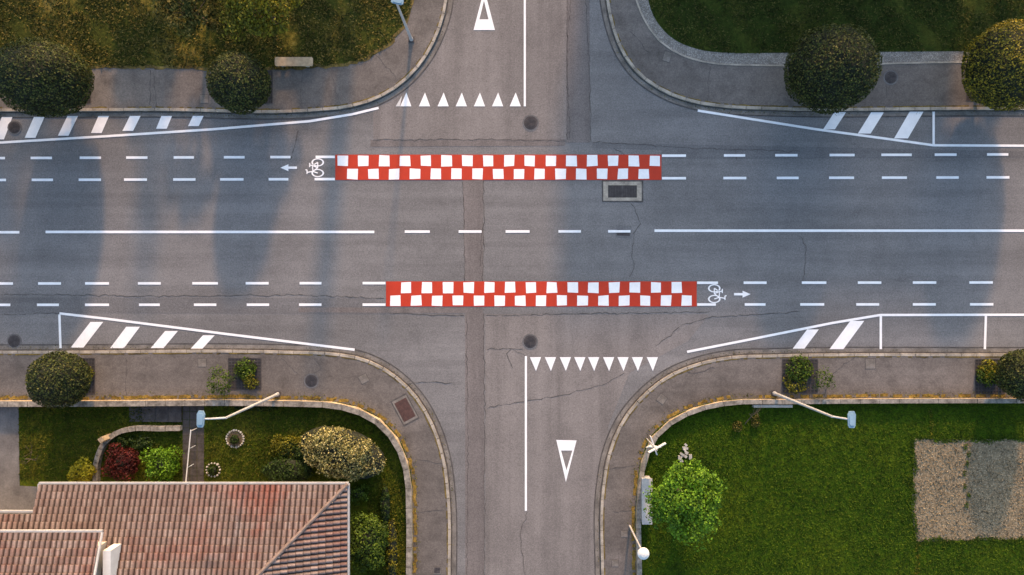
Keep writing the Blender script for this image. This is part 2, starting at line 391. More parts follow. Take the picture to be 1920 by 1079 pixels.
GNE2=cr([(1205,Y0),(1207,-60),(1214,0),(1228,38),(1262,75),(1312,95),(1370,101),(1450,101),(1800,98),(X1,98)])
WSW=cr([(774,Y1),(774,1079),(774,950),(770,880),(750,825),(715,785),(670,762),(620,752),(560,750),(120,750),(X0,750)])
WSE=cr([(X1,746),(1800,746),(1450,748),(1370,749),(1310,760),(1260,782),(1222,815),(1202,860),(1193,930),(1193,1079),(1193,Y1)])
def kerb(K,side):
    P=clip(wp(K))
    stones('kerb',P,side*0.17,0.0,0.15,0.95,'kerb',0.035)
    o=offset(P,-side*0.33)
    stones('gutter',o,side*0.33,0.0,0.021,0.95,'gutter',0.012,0.001)
    b=B(); strip(b,resample(offset(P,-side*0.37),0.4),0.07,0.026); Q=resample(offset(P,-side*0.045),0.3)
    Q=[(x+random.gauss(0,.008),y+random.gauss(0,.008)) for x,y in Q]; strip(b,Q,0.08,0.0275); b.make('gutter_joint','seal')
    b=B(); Q=resample(offset(P,side*0.21),0.25)
    Q=[(x+random.gauss(0,.014),y+random.gauss(0,.014)) for x,y in Q]; a=offset(Q,0.045); c=offset(Q,-0.045)
    for i in range(len(Q)-1):
        if random.random()<0.75: b.prism([a[i],a[i+1],c[i+1],c[i]],None,0.142)
    b.make('kerb_weeds','moss')
    R=np.array(resample(offset(P,-side*0.12),0.05)); k=rng.random(len(R))<0.5+0.35*np.sin(np.arange(len(R))*0.013); R=R[k]
    R=R+rng.normal(size=R.shape)*0.09
    PP=np.column_stack([R,np.full(len(R),0.032)]); NN=rng.normal(size=PP.shape)*0.3+np.array([0,0,1]); NN/=np.linalg.norm(NN,axis=1)[:,None]
    L=rng.uniform(0.015,0.045,len(PP)); quads('gutter_debris',PP,NN,L,L*0.7,'gr_d')
kerb(KNW,1);kerb(KNE,1);kerb(KSW,1);kerb(KSE,1)
def region(name,pts,z,mat,z0=0.0):
    b=B(); b.prism(pts,z0,z); return b.make(name,mat)
def band(name,A,Bc,z,mat):
    n=260; A=clip(A,110,85);Bc=clip(Bc,110,85)
    def arc(P,anch):
        L=[0]
        for i in range(1,len(P)): L.append(L[-1]+math.dist(P[i],P[i-1]))
        j=min(range(len(P)),key=lambda i:math.dist(P[i],anch)); m=L[j]
        a=np.concatenate([m-(m)*(np.linspace(1,0,n)**2.2),m+(L[-1]-m)*(np.linspace(0,1,n)[1:]**2.2)])
        return list(zip(np.interp(a,L,[p[0] for p in P]).tolist(),np.interp(a,L,[p[1] for p in P]).tolist()))
    mid=lambda P:min(P,key=lambda p:abs(p[0])+abs(p[1]))
    a=arc(A,mid(A));c=arc(Bc,mid(Bc)); V=[(x,y,z) for x,y in a]+[(x,y,z) for x,y in c]; m=len(a); F=[]
    for i in range(m-1):
        q=(i,i+1,m+i+1,m+i); p=[V[k] for k in q]
        ar=sum(p[k][0]*p[(k+1)%4][1]-p[(k+1)%4][0]*p[k][1] for k in range(4))
        F.append(q if ar>0 else q[::-1])
    obj(name,V,F,mat)
def ins(K,d=0.16): return offset(wp(K),d)
band('sidewalk',ins(KNW),wp(GNW),0.132,'walk')
band('sidewalk',ins(KNE),wp(GNE),0.132,'walk')
band('sidewalk',ins(KSW),wp(WSW),0.132,'walk')
band('sidewalk',ins(KSE),wp(WSE),0.132,'walk')
band('gravel',wp(GNE),wp(GNE2),0.138,'gravel')
LNW=wp(GNW)+[W(X0,Y0)]; LNE=wp(GNE2)+[W(X1,Y0)]; LSW=wp(WSW)+[W(X0,Y1)]; LSE=wp(WSE)+[W(X1,Y1)]
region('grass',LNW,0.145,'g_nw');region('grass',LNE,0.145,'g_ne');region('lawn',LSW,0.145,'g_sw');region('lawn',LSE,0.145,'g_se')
P=clip(wp(GNE),60,40); stones('edging',P,0.1,0.05,0.16,1.0,'kerb')
P=clip(wp(GNW),60,40)
b=B(); Q=[(x+random.gauss(0,.06),y+random.gauss(0,.06)) for x,y in resample(P,0.3)]; strip(b,Q,0.2,0.149); b.make('dirt_edge','moss')
def gwall(Wc,h,w,name='garden_wall'):
    P=clip(wp(Wc),60,45)
    e=empty(name); stones('wall',P,w,0.1,h-0.07,1.6,'wallst',0.0,0.002,e); stones('capping',offset(P,-0.03),w+0.06,h-0.065,h,1.2,'wallrough',0.03,0.008,e)
    return e
gwall(WSW,0.75,0.28); gwall(WSE,0.6,0.22)
for PP in (clip(wp(WSW),40,30),clip(wp(WSE),40,30)):
    b=B(); Q=resample(offset(PP,-0.14),0.2); Q=[(x+random.gauss(0,.035),y+random.gauss(0,.035)) for x,y in Q]
    a=offset(Q,0.10);c=offset(Q,-0.10)
    for i in range(len(Q)-1):
        if random.random()<0.7: b.prism([a[i],a[i+1],c[i+1],c[i]],None,0.141)
    b.make('wall_weeds','mossy')
    R=np.array(resample(offset(PP,-0.18),0.03)); R=R+rng.normal(size=R.shape)*0.12
    P3=np.column_stack([R,np.full(len(R),0.15)]); NN=rng.normal(size=P3.shape)*0.6+np.array([0,0,1]); NN/=np.linalg.norm(NN,axis=1)[:,None]
    L=rng.uniform(0.02,0.06,len(P3)); quads('wall_foot_grass',P3,NN,L,L*0.5,'olive')
# ---------------------------------------------------------------- grass blades
def blades(name,poly,box,dens,mat,size,excl=[],z=0.145,patchy=0):
    x0,y1=W(box[0],box[1]);x1,y0=W(box[2],box[3]); n=int((x1-x0)*(y1-y0)*dens)
    x=rng.uniform(x0,x1,n);y=rng.uniform(y0,y1,n); k=inpoly(x,y,poly)
    for q in excl: k&=~inpoly(x,y,q)
    if patchy: 
        f=np.sin(x*1.1+1)*np.sin(y*1.3)+np.sin(x*2.7+y*1.9)*0.6+rng.normal(size=n)*0.5; k&=f>patchy
    x=x[k];y=y[k];n=len(x); P=np.stack([x,y,np.full(n,z)+rng.uniform(0.01,0.07,n)],1)
    NN=rng.normal(size=(n,3))*0.7+np.array([0,0,1.0]); NN/=np.linalg.norm(NN,axis=1)[:,None]
    L=size*rng.uniform(0.5,1.5,n); quads(name,P,NN,L,L*0.35,mat)
soil=wp([(1711,822),(1800,824),(1990,820),(1990,1008),(1800,1012),(1716,1014),(1706,960),(1709,890)])
roofpoly=wp([(-100,900),(690,900),(690,1300),(-100,1300)])
path=wp([(345,756),(388,756),(384,905),(343,905)]); drive=wp([(-400,757),(38,757),(40,910),(78,912),(72,1000),(-400,1000)])
blades('grass_blades',LNW,(-80,-60,800,140),220,'gr_d',0.085,patchy=-0.5)
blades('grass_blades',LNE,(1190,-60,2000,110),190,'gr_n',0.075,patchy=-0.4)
blades('grass_blades',LSE,(1190,740,2000,1140),230,'gr_l',0.065,[soil])
blades('grass_blades',LSW,(30,740,780,1140),200,'gr_s',0.07,[roofpoly,path,drive])
blades('dry_grass_line',wp([(1738,765),(1744,765),(1748,822),(1741,822)]),(1730,760,1750,825),260,'olive',0.06)
blades('dry_grass_line',wp([(1714,1016),(1722,1016),(1720,1100),(1712,1100)]),(1700,1010,1730,1100),200,'olive',0.06)
region('garden_bed',soil,0.17,'soil',0.1)
n=6000; sx=rng.uniform(25.0,34,n); sy=rng.uniform(-15.8,-9.5,n); k=inpoly(sx,sy,soil); sx=sx[k];sy=sy[k]
P=np.stack([sx,sy,np.full(len(sx),0.18)],1); NN=rng.normal(size=P.shape)*0.8+np.array([0,0,1]); NN/=np.linalg.norm(NN,axis=1)[:,None]
L=rng.uniform(0.03,0.08,len(P)); quads('soil_clods',P,NN,L,L*0.8,'soil')
e_=[]
for i in range(len(soil)):
    a=soil[i];c=soil[(i+1)%len(soil)]; m=int(math.dist(a,c)*130); t=rng.random(m); wob=0.10*np.sin(t*math.dist(a,c)*2.3+i)
    e_.append(np.column_stack([a[0]+(c[0]-a[0])*t+wob,a[1]+(c[1]-a[1])*t+wob])+rng.normal(size=(m,2))*0.09)
e_=np.concatenate(e_); P=np.column_stack([e_,np.full(len(e_),0.2)]); NN=rng.normal(size=P.shape)*0.7+np.array([0,0,1]); NN/=np.linalg.norm(NN,axis=1)[:,None]
L=rng.uniform(0.04,0.1,len(P)); quads('bed_edge_grass',P,NN,L,L*0.4,'gr_l')
for px,py in [(1806,838),(1812,850),(1809,868),(1805,885),(1805,910),(1812,928),(1808,945)]: bush('weed',*W(px,py),(0.14,0.26),0.12,50,'mgreen',0.045,4,corek=0,z0=0.17)
region('driveway',drive,0.155,'drive',0.1)
b=B()
for i in range(10):
    for j in range(3):
        x0=345+j*13.5; y0=757+i*15; b.prism(wp([(x0,y0),(x0+12.6,y0),(x0+12.6,y0+14.2),(x0,y0+14.2)]),0.1,0.165+random.uniform(0,.01))
b.make('garden_path','slab')
b=B()
for j in range(4):
    x0=245+j*25; b.prism(wp([(x0,757),(x0+24,757),(x0+24,790),(x0,790)]),0.1,0.17+0.04*j)
b.make('garden_steps','slab')
lw=cr([(345,796),(300,797),(255,797),(225,805),(200,825),(186,855),(182,905)])
stones('low_stone_wall',wp(lw),0.3,0.1,0.5,0.45,'wallrough',0.03,0.03)
b=B(); b.box(*W(209,818),0.6,.3,.3,1.0,0.6); b.make('gate_pillar','wallst')
b=B(); a_=W(372,800);c_=W(362,905)
b.tube((*a_,1.0),(*c_,1.0),0.035,0.035)
for t in (0.02,0.33,0.66,0.98): q=(a_[0]+(c_[0]-a_[0])*t,a_[1]+(c_[1]-a_[1])*t); b.tube((*q,0.15),(*q,1.0),0.02,0.02)
b.make('handrail','wht')
def stonering(px,py,r,n):
    b=B(); x,y=W(px,py)
    for i in range(n):
        t=2*math.pi*i/n; s_=random.uniform(0.045,0.085); cx,cy=x+r*math.cos(t),y+r*math.sin(t); v=[];f=[]
        for (zz,k) in ((0.14,1.0),(0.2,0.95),(0.25,0.45)):
            for q in range(7): a=2*math.pi*q/7; v.append((cx+s_*k*math.cos(a)*random.uniform(.8,1.2),cy+s_*k*math.sin(a)*random.uniform(.8,1.2),zz))
        for l in range(2):
            for q in range(7): f.append((l*7+q,l*7+(q+1)%7,l*7+7+(q+1)%7,l*7+7+q))
        f.append(tuple(range(14,21))); b.add(v,f)
    b.make('stone_ring','stone')
stonering(443,822,0.53,22); stonering(402,880,0.42,14)
bush('flower_plant',*W(443,823),(0.33,0.33),0.35,250,'dgreen',0.06,4); bush('flower_plant',*W(402,880),(0.3,0.3),0.35,250,'dgreen',0.06,4)
region('flower_bed',[(W(443,822)[0]+.5*math.cos(t/4),W(443,822)[1]+.5*math.sin(t/4)) for t in range(25)],0.2,'bark',0.1)
# ---------------------------------------------------------------- markings
Z=0.03
def rect(b,x0,y0,x1,y1,z=Z): b.prism(wp([(x0,y0),(x1,y0),(x1,y1),(x0,y1)]),None,z)
def ydash(x,yl,yr): return yl+(yr-yl)*x/1920
b=B()
for xs,yl,yr in (([(0,10),(58,98),(150,190),(237,277),(326,364),(420,459),(507,545),(592,628),(1241,1286),(1357,1397),(1453,1495),(1555,1602),(1652,1709),(1752,1793),(1850,1890)],297,290),
                 ([(0,12),(60,100),(148,190),(233,276),(325,367),(413,457),(504,541),(590,628),(1241,1286),(1356,1399),(1456,1497),(1554,1601),(1653,1700),(1755,1797),(1849,1892)],338,333),
                 ([(0,25),(72,115),(160,205),(259,302),(361,409),(461,504),(562,603),(680,723),(1307,1346),(1394,1437),(1503,1549),(1608,1652),(1711,1755),(1817,1861)],532,530),
                 ([(0,20),(70,111),(160,205),(261,300),(364,406),(463,505),(561,603),(680,723),(1307,1342),(1396,1435),(1500,1545),(1605,1648),(1711,1754),(1818,1862)],572,571)):
    xs=xs+[(-40-92*i-42,-40-92*i) for i in range(12)]+[(1955+98*i,1998+98*i) for i in range(12)]
    for a,c in xs:
        y=ydash((a+c)/2,yl,yr); rect(b,a,y-2.4,c,y+2.4)
b.make('cycle_lane_dashes','white')
b=B()
for a,c in ((0,37),(86,702),(759,806),(860,903),(948,993),(1047,1089),(1140,1182),(1227,2600),(-100,-60),(-900,-150)):
    y=ydash((a+c)/2,436,433); rect(b,a,y-2.4,c,y+2.4)
b.make('centre_line','white')
def pl(b,P,w=0.15):
    Q=wp(P)
    for i in range(len(Q)-1): b.line(Q[i],Q[i+1],w,Z+0.0007*(i%4))
def hatch(name,lines,bars,hw=9):
    b=B()
    for L in lines: pl(b,L)
    for (x0,y0,x1,y1,*q) in bars:
        h=q[0] if q else hw
        b.prism(wp([(x0-h,y0),(x0+h,y0),(x1+h,y1),(x1-h,y1)]),None,Z-0.002)
    b.make(name,'white')
hatch('hatched_marking',[[(-900,275),(0,268),(200,256),(400,243),(580,228),(660,215),(710,203)]],
 [(14,220,-2,262),(74,220,57,259),(137,218,119,255),(195,218,181,250),(254,218,240,246),(313,218,303,242),(372,218,363,237)],10)
hatch('hatched_marking',[[(1308,208),(1530,243),(1700,266),(1750,273),(2700,278)],[(1750,210),(1750,271)]],[(1575,211,1554,243,11),(1645,211,1620,251,12),(1718,210,1689,260,13)])
hatch('hatched_marking',[[(112,588),(200,598),(420,626),(665,656)],[(112,590),(114,653)]],[(182,604,145,652,12),(250,613,220,653,13),(322,621,295,653,12),(392,629,369,654,11)])
hatch('hatched_marking',[[(1288,660),(1400,638),(1560,606),(1650,591),(2700,589)],[(1651,593),(1651,655)],[(1848,592),(1846,655)]],[(1524,618,1497,654,11),(1607,602,1568,655,13)])
def checker(x0,x1,y0,y1,up,lo,nu,nl):
    e=empty('checkered_marking'); b=B(); rect(b,x0,y0,x1,y1,0.028); b.make('red_base','red',e)
    b=B(); 
    for st,n,ya,yb in ((up,nu,y0+1.5,y0+21.5),(lo,nl,y0+26.5,y1-1.5)):
        for i in range(n):
            q=st+38.98*i; j=[random.uniform(-.9,.9) for _ in range(8)]
            b.prism(wp([(q+j[0],ya+j[1]),(q+19.5+j[2],ya+j[3]),(q+19.5+j[4],yb+j[5]),(q+j[6],yb+j[7])]),None,0.032)
    b.make('white_squares','white',e)
checker(629,1240,290.5,338,633,651.5,16,15)
checker(724,1306,528,575,752,732,14,15)
b=B(); rect(b,982,-1400,986,200); b.make('lane_line','white')
b=B(); rect(b,984,668,988,958); b.make('lane_line','white')
b=B()
for i,x in enumerate((761,796,831,865,899,933,966)): b.prism(wp([(x-10.5,200),(x+10.5,200),(x+1,174)]),None,Z)
b.make('give_way_triangles','white')
b=B(); b.prism(wp([(742,200),(754,180),(750,200)]),None,Z-.004); b.make('worn_triangle','whitew')
b=B()
for x in (1004,1032,1060,1087,1113,1141,1168,1195,1223): b.prism(wp([(x-10.5,670),(x+10.5,670),(x+1,696)]),None,Z)
b.make('give_way_triangles','white')
def hollow(A,w,mat='white'):
    b=B(); v=[(*W(*p),Z) for p in tuple(A)+tuple(w)]
    b.add(v,[(0,1,4,3),(1,2,5,4),(2,0,3,5)]); b.make('give_way_symbol',mat)
hollow([(888,57),(928,57),(908,-20)],[(899,37),(916,37),(907.5,2)])
hollow([(1043,825),(1081,826),(1061,904)],[(1052,845),(1073,845),(1062,882)])
def arrow(px,py,s_):
    b=B(); b.prism(wp([(px-15*s_,py-2.3),(px+1*s_,py-2.3),(px+1*s_,py+2.3),(px-15*s_,py+2.3)]),None,Z)
    b.prism(wp([(px+1*s_,py-6.5),(px+16*s_,py),(px+1*s_,py+6.5)]),None,Z); b.make('direction_arrow','white')
arrow(542,315,-1); arrow(1391,552,1)
def bike(px,py,s_):
    b=B(); x,y=W(px,py); 
    T=lambda u,v:(x+s_*u/S,y+v/S)
    for v in (-10,10):
        cx,cy=T(-6,v); b.ring(cx,cy,Z-0.002,Z,0.19,0.255,28,1.55,1.0)
    L=[((-6,10),(4,4)),((4,4),(3,-7)),((-6,-10),(3,-7)),((3,-7),(10,-8)),((4,4),(-6,0)),((-6,0),(3,-7)),((-6,0),(-6,10)),((4,4),(9,5)),((9,1),(9,9)),((10,-8),(14,-9)),((14,-12),(14,-4)),((14,-4),(17,-4))]
    for i,(p,q) in enumerate(L): b.line(T(*p),T(*q),0.07,Z+0.0008*i)
    b.make('bicycle_symbol','white')
bike(590,315,-1); bike(1345,551,1)
# ---------------------------------------------------------------- covers
def manhole(px,py,r,z):
    e=empty('manhole_cover',(*W(px,py),z)); b=B(); b.ring(0,0,-0.02,0.012,r*0.86,r,40); b.make('frame','iron',e)
    b=B(); b.disc(0,0,0.008,r*0.84)
    for q in (0.2,0.42,0.64): b.ring(0,0,0.0,0.022,r*q,r*(q+0.09),32)
    for i in range(12):
        t=math.pi*i/6; b.line((r*.2*math.cos(t),r*.2*math.sin(t)),(r*.8*math.cos(t),r*.8*math.sin(t)),0.03,0.026+0.0003*i)
    b.make('lid','iron',e)
    b=B(); b.ring(0,0,-0.02,0.003,r,r*1.25,14); b.make('surround','patch2',e)
for px,py,r,z in ((995,231,.42,.022),(994,641,.40,.022),(28,240,.36,.036),(27,640,.38,.022),(585,714,.38,.138),(1668,147,.38,.138)): manhole(px,py,r,z)
e=empty('drain_grate'); b=B()
for q in ([(1131,341),(1203,341),(1203,348),(1131,348)],[(1131,371),(1203,371),(1203,377),(1131,377)],[(1131,348),(1140,348),(1140,371),(1131,371)],[(1194,348),(1203,348),(1203,371),(1194,371)]): b.prism(wp(q),0,0.03)
b.make('concrete_frame','kerb',e)
b=B(); b.prism(wp([(1128,338),(1206,339),(1206,380),(1129,379)]),None,0.021); b.make('joint','seal',e)
b=B(); b.prism(wp([(1140,348),(1194,348),(1194,371),(1140,371)]),0,0.026); b.make('recess','crack',e)
b=B()
for i in range(18): rect(b,1141+i*2.95,349,1142.7+i*2.95,370,0.032)
rect(b,1165.5,348.5,1168.5,370.5,0.036); b.make('bars','iron',e)
def cover(px,py,w,h,a,mat,z=0.138,name='inspection_cover'):
    e=empty(name,(*W(px,py),z)); b=B(); b.box(0,0,0.0,w,h,0.012,a); b.make('frame','gutter',e); 
    b=B(); b.box(0,0,0.003,w*0.82,h*0.82,0.014,a); 
    c,d=math.cos(a),math.sin(a)
    for i in range(-3,4): 
        u=i*w*0.11; b.box(u*c,u*d,0.008,w*0.035,h*0.74,0.014,a)
    b.make('lid',mat,e)
    b=B(); b.box(0,0,-0.003,w*1.12,h*1.12,0.01,a); b.make('joint','seal',e)
cover(381,680,.5,.5,0,'gutter');cover(683,710,.5,.5,.5,'gutter');cover(1630,682,.6,.6,0,'gutter');cover(385,187,.5,.5,0,'gutter');cover(1240,748,.5,.5,-.6,'gutter')
cover(1250,108,.45,.6,-.3,'gutter');cover(760,768,1.0,1.6,math.radians(28),'rust');cover(1153,1055,.4,.4,0,'gutter');cover(820,1068,.45,.45,0,'iron');cover(1170,1000,.4,.4,0,'gutter')
def pit(x0,y0,x1,y1):
    e=empty('tree_pit_grate'); b=B(); b.prism(wp([(x0,y0),(x1,y0),(x1,y1),(x0,y1)]),0.1,0.137); b.make('soil','crack',e)
    b=B(); k=10
    for i in range(k+1):
        t=x0+(x1-x0)*i/k; rect(b,t-.8,y0,t+.8,y1,0.150)
        t=y0+(y1-y0)*i/k; rect(b,x0,t-.8,x1,t+.8,0.154)
    b.make('grid','iron',e)
for q in ((430,672,491,730),(1465,674,1531,736),(1826,674,1880,738),(125,672,180,738),(1810,125,1850,190),(130,135,172,195),(480,135,512,195)): pit(*q)
# ---------------------------------------------------------------- vegetation
def topiary(px,py,rpx,mat='topi',hc=2.9,sx=1,sy=1,name='topiary_tree'):
    k=(H-hc)/H; R=rpx/S*k; x,y=W(px,py,hc); e=empty(name,(x,y,0.12))
    n=int(1900*R*R)+1800
    P,NN=shell((0,0,hc),(R*sx,R*sy,R*0.92),n,0.13,0.028,-0.75)
    L=0.052*rng.uniform(0.6,1.6,len(P)); quads('foliage',P,NN,L,L*0.62,mat,e)
    core('dark_core',(0,0,hc),(R*sx*0.90,R*sy*0.90,R*0.83),e)
    b=B(); b.tube((0,0,0),(0.03,0,hc-R*0.7),0.13,0.1); b.make('trunk','bark',e)
    return e
topiary(83,149,82,sx=1.03,sy=0.86); topiary(450,156,57,hc=2.4); topiary(1557,130,84,sy=0.96); topiary(1893,125,82,'topi_sunlit')
topiary(113,712,53,hc=2.2); topiary(1920,702,48,hc=2.0); topiary(-120,150,75); topiary(2250,140,80)
def shrub(px,py,r,mat,n,h=0.9,ls=0.07,name='shrub',**k): return bush(name,*W(px,py,h*0.6),(r,r),h,n,mat,ls,corek=k.pop('corek',0.5),**k)
shrub(412,716,0.85,'mgreen',900,1.3,0.06,'young_tree',corek=0,spread=0.8); shrub(460,692,0.8,'mgreen',700,0.4,corek=0); shrub(470,715,0.6,'olive',300,0.4,corek=0)
shrub(1498,692,1.0,'mgreen',900,0.5,corek=0);shrub(1490,718,0.8,'olive',400,0.4,corek=0);shrub(1545,712,0.65,'mgreen',500,1.2,0.055,'young_tree',corek=0,spread=0.85)
shrub(1852,695,0.8,'olive',700,0.4,corek=0);shrub(1850,705,0.8,'mgreen',400,0.4,corek=0);shrub(165,700,0.5,'olive',300,0.35,corek=0)
bush('flowering_bush',*W(640,852,1.5),(3.1,1.66),2.3,15000,'flower',0.06,16,math.radians(-17),lump=0.06,corek=0.86)
bush('dark_shrub',*W(540,882,0.8),(1.8,0.9),1.5,4500,'dgreen',0.07,14)
bush('dark_shrub',*W(540,838,0.5),(1.3,0.8),0.9,1900,'olive',0.055,10,corek=0,spread=0.9)
bush('dark_shrub',*W(555,850,0.5),(1.2,0.9),0.9,2200,'dgreen',0.06,10,corek=0.5,spread=0.8)
bush('hedge',*W(690,1020,1.5),(1.25,1.9),2.2,9000,'mgreen',0.065,16,spread=0.75)
bush('hedge',*W(735,1035,0.6),(0.4,2.5),0.9,2200,'olive',0.055,12)
bush('hedge',*W(722,950,0.6),(0.35,1.5),0.8,1600,'dgreen',0.06,8)
bush('dark_shrub',*W(672,925,0.5),(0.7,0.6),0.8,900,'mgreen',0.055,8,corek=0.5,spread=0.8)
bush('red_maple_shrub',*W(231,866,0.7),(1.15,0.95),1.2,3200,'redleaf',0.065,12,spread=0.85,corek=0.5)
bush('green_shrub',*W(305,870,0.7),(1.15,1.1),1.2,3200,'lime',0.07,12,spread=0.85,corek=0.5)
bush('yellow_shrub',*W(153,885,0.7),(0.85,0.75),1.1,2200,'yleaf',0.07,10,spread=0.85,corek=0.5)
bush('low_plants',*W(250,830,0.2),(1.6,0.5),0.35,900,'dgreen',0.07,8,corek=0)
bush('low_plants',*W(480,765,0.2),(1.6,0.25),0.3,700,'dgreen',0.06,10,corek=0)
def tree(name,x,y,h,R,n,mat,ls=0.09,ncl=26,hb=None,trunk=0.14):
    e=empty(name,(x,y,0.12)); b=B(); P=[];NN=[]; hb=hb or h*0.35
    b.tube((0,0,0),(0.1,0.05,hb),trunk,trunk*0.75); b.tube((0.1,0.05,hb),(0.05,0,h*0.85),trunk*0.75,0.03)
    for i in range(ncl):
        t=i*2.4; q=math.sqrt((i+0.5)/ncl); rr=R*0.78*q*random.uniform(0.8,1.2)
        z=h*0.62+ (h*0.34)*(1-q*q)*random.uniform(0.5,1.1)-random.uniform(0,h*0.18)
        c=(rr*math.cos(t)+random.gauss(0,.12),rr*math.sin(t)+random.gauss(0,.12),z)
        b.tube((0.08,0.03,hb+(z-hb)*random.uniform(0.1,0.5)),c,0.045,0.012,5)
        r=R*random.uniform(0.16,0.30)
        p_,n_=shell(c,(r,r,r*0.7),n//ncl,0.75,0.25,-0.9); P.append(p_);NN.append(n_)
    b.make('trunk_and_limbs','bark',e)
    P=np.concatenate(P);NN=np.concatenate(NN); NN=NN+np.array([0,0,0.5]); NN/=np.linalg.norm(NN,axis=1)[:,None]
    L=ls*rng.uniform(0.6,1.4,len(P)); quads('foliage',P,NN,L,L*0.6,mat,e); return e
tree('maple_tree',*W(1290,942,2.9),4.2,2.6,8500,'lime',0.08,34)
tree('garden_tree',*W(480,0,3.5),5,2.6,8000,'olive',0.075,26)
tree('garden_tree',*W(350,10,3.0),4.5,2.0,5000,'gr_d',0.08,20)
for (x,y,h,R,n) in ((-27.6,28,12,3.4,4200),(-20.0,31,12,1.4,3000),(-33.5,30,12,3.5,4200),(-15.5,26,7,2.4,3400),(-11.5,24,4.6,1.8,2200),(-22,22,4.2,2.2,2500),(31,22,4,1.8,2500)):
    tree('street_tree',x,y,h,R,n,'dgreen',0.19,26)
e=empty('unseen_shade_cypress',(-9.1,27,0.12)); P,NN=shell((0,0,5.8),(0.6,0.6,5.5),6000,0.3,0.05,-1)  # unseen narrow caster, shaped for one thin shade band on the road
L=0.11*rng.uniform(.6,1.4,len(P)); quads('foliage',P,NN,L,L*.6,'dgreen',e); core('dark_core',(0,0,5.7),(0.45,0.45,5.1),e); b=B(); b.tube((0,0,0),(0,0,2),.12,.1); b.make('trunk','bark',e)
def sapling(px,py,s_,ang):
    b=B(); x,y=W(px,py)
    def br(p,d,l,r,k):
        q=p+d*l; b.tube(p,q,r,r*0.6,5)
        if k:
            for i in range(3):
                dd=(d+Vector((random.gauss(0,.5),random.gauss(0,.5),random.gauss(0.05,.25)))).normalized(); br(p+d*l*random.uniform(.4,1),dd,l*.6,r*.55,k-1)
    br(Vector((x,y,0.12)),Vector((math.cos(ang)*.7,math.sin(ang)*.7,.6)).normalized(),s_,0.035,3); b.make('bare_sapling','bark')
sapling(50,860,1.2,0.2); sapling(1395,795,0.9,1.2)
bush('dry_plant',*W(1415,790,.2),(0.35,0.5),0.4,260,'gr_d',0.05,5,corek=0)
bush('dry_plant',*W(1382,800,.2),(0.4,0.4),0.3,200,'gr_d',0.05,5,corek=0)
b=B()
for i in range(12):
    px,py=1280+random.gauss(0,7),852+random.gauss(0,8); b.box(*W(px,py),0.2+i*0.004,random.uniform(.12,.32),random.uniform(.1,.2),0.12,random.uniform(0,3))
b.make('rubble_pile','stone')
# ---------------------------------------------------------------- street furniture
def lamp(bx,by,tx,ty,h,hd=(0,1),hs=1.0):
    x,y=W(bx,by); X,Y=W(tx,ty,h); e=empty('street_lamp',(x,y,0.13)); b=B()
    b.tube((0,0,0),(0,0,0.25),0.13,0.12,14); b.tube((0,0,0.25),(0,0,h-0.3),0.095,0.06,14)
    dx,dy=X-x,Y-y
    b.tube((0,0,h-0.3),(dx*0.6,dy*0.6,h-0.05),0.055,0.05,10); b.tube((dx*0.6,dy*0.6,h-0.05),(dx,dy,h),0.05,0.045,10); b.make('pole','galv',e)
    b=B(); a=math.atan2(hd[1],hd[0]); 
    P=[(-.42,-.12),(-.30,-.18),(.25,-.2),(.42,-.12),(.42,.12),(.25,.2),(-.30,.18),(-.42,.12)]
    P=[(dx+hs*(u*math.cos(a)-v*math.sin(a)),dy+hs*(u*math.sin(a)+v*math.cos(a))) for u,v in P]
    b.prism(P,h-0.02,h+0.06)
    Q=[(dx+(p[0]-dx)*.7,dy+(p[1]-dy)*.7) for p in P]; b.prism(Q,h+0.06,h+0.1); b.make('lamp_head','lampg',e)
    b=B(); b.box(0,0,0.02,.36,.36,.05); b.make('base_plate','iron',e)
lamp(522,739,379,785,8.0,(0.05,1)); lamp(1450,737,1594,786,8.0,(0,1)); lamp(772,76,746,5,5.6,(1,-.2),0.8)
x,y=W(1180,985); e=empty('street_lamp',(x,y,0.13)); b=B(); b.tube((0,0,0),(0,0,4.4),.06,.045); b.make('pole','galv',e)
b=B(); 
for r0,r1,z0,z1 in ((.1,.34,4.3,4.42),(.34,.32,4.42,4.5),(.32,.15,4.5,4.6),(.15,0.02,4.6,4.62)): b.tube((0,0,z0),(0,0,z1),r0,r1,20)
b.make('lamp_head','wht',e)
x,y=W(1212,822); e=empty('traffic_sign',(x,y,0.13)); b=B(); b.tube((0,0,0),(0,0,3.0),.035,.035); b.make('post','galv',e)
b=B(); 
for a,z in ((0.5,2.6),(1.9,2.2)): b.box(.1*math.cos(a),.1*math.sin(a),z,1.15,0.05,0.28,a)
b.make('direction_boards','wht',e)
b=B(); v=[(-.45,-.06,2.0),(.45,-.06,2.0),(0,-.06,1.25),(-.45,-.09,2.0),(.45,-.09,2.0),(0,-.09,1.25)]; b.add(v,[(0,1,2),(5,4,3),(0,3,4,1),(1,4,5,2),(2,5,3,0)]); b.make('yield_triangle','wht',e)
x,y=W(552,117,.45); e=empty('park_bench',(x,y,0.13)); b=B()
Ps=[(-1.12,-.27),(-1.17,-.2),(-1.17,.2),(-1.12,.27),(1.12,.27),(1.17,.2),(1.17,-.2),(1.12,-.27)]; b.prism(Ps,0.36,0.46); b.make('seat','bench',e)
b=B(); b.box(-.75,0,.18,.22,.42,.36); b.box(.75,0,.18,.22,.42,.36); b.make('legs','concrete',e)
x,y=W(1213,940,.9); e=empty('utility_cabinet',(x,y,0.13)); b=B(); b.box(0,0,.4,.55,2.7,.8); b.make('body','galv',e); b=B(); b.box(0,0,.83,.62,2.8,.06); b.make('lid','galv',e); b=B(); b.box(.29,-.65,.4,.02,1.2,.6);b.box(.29,.65,.4,.02,1.2,.6); b.make('doors','galv',e)
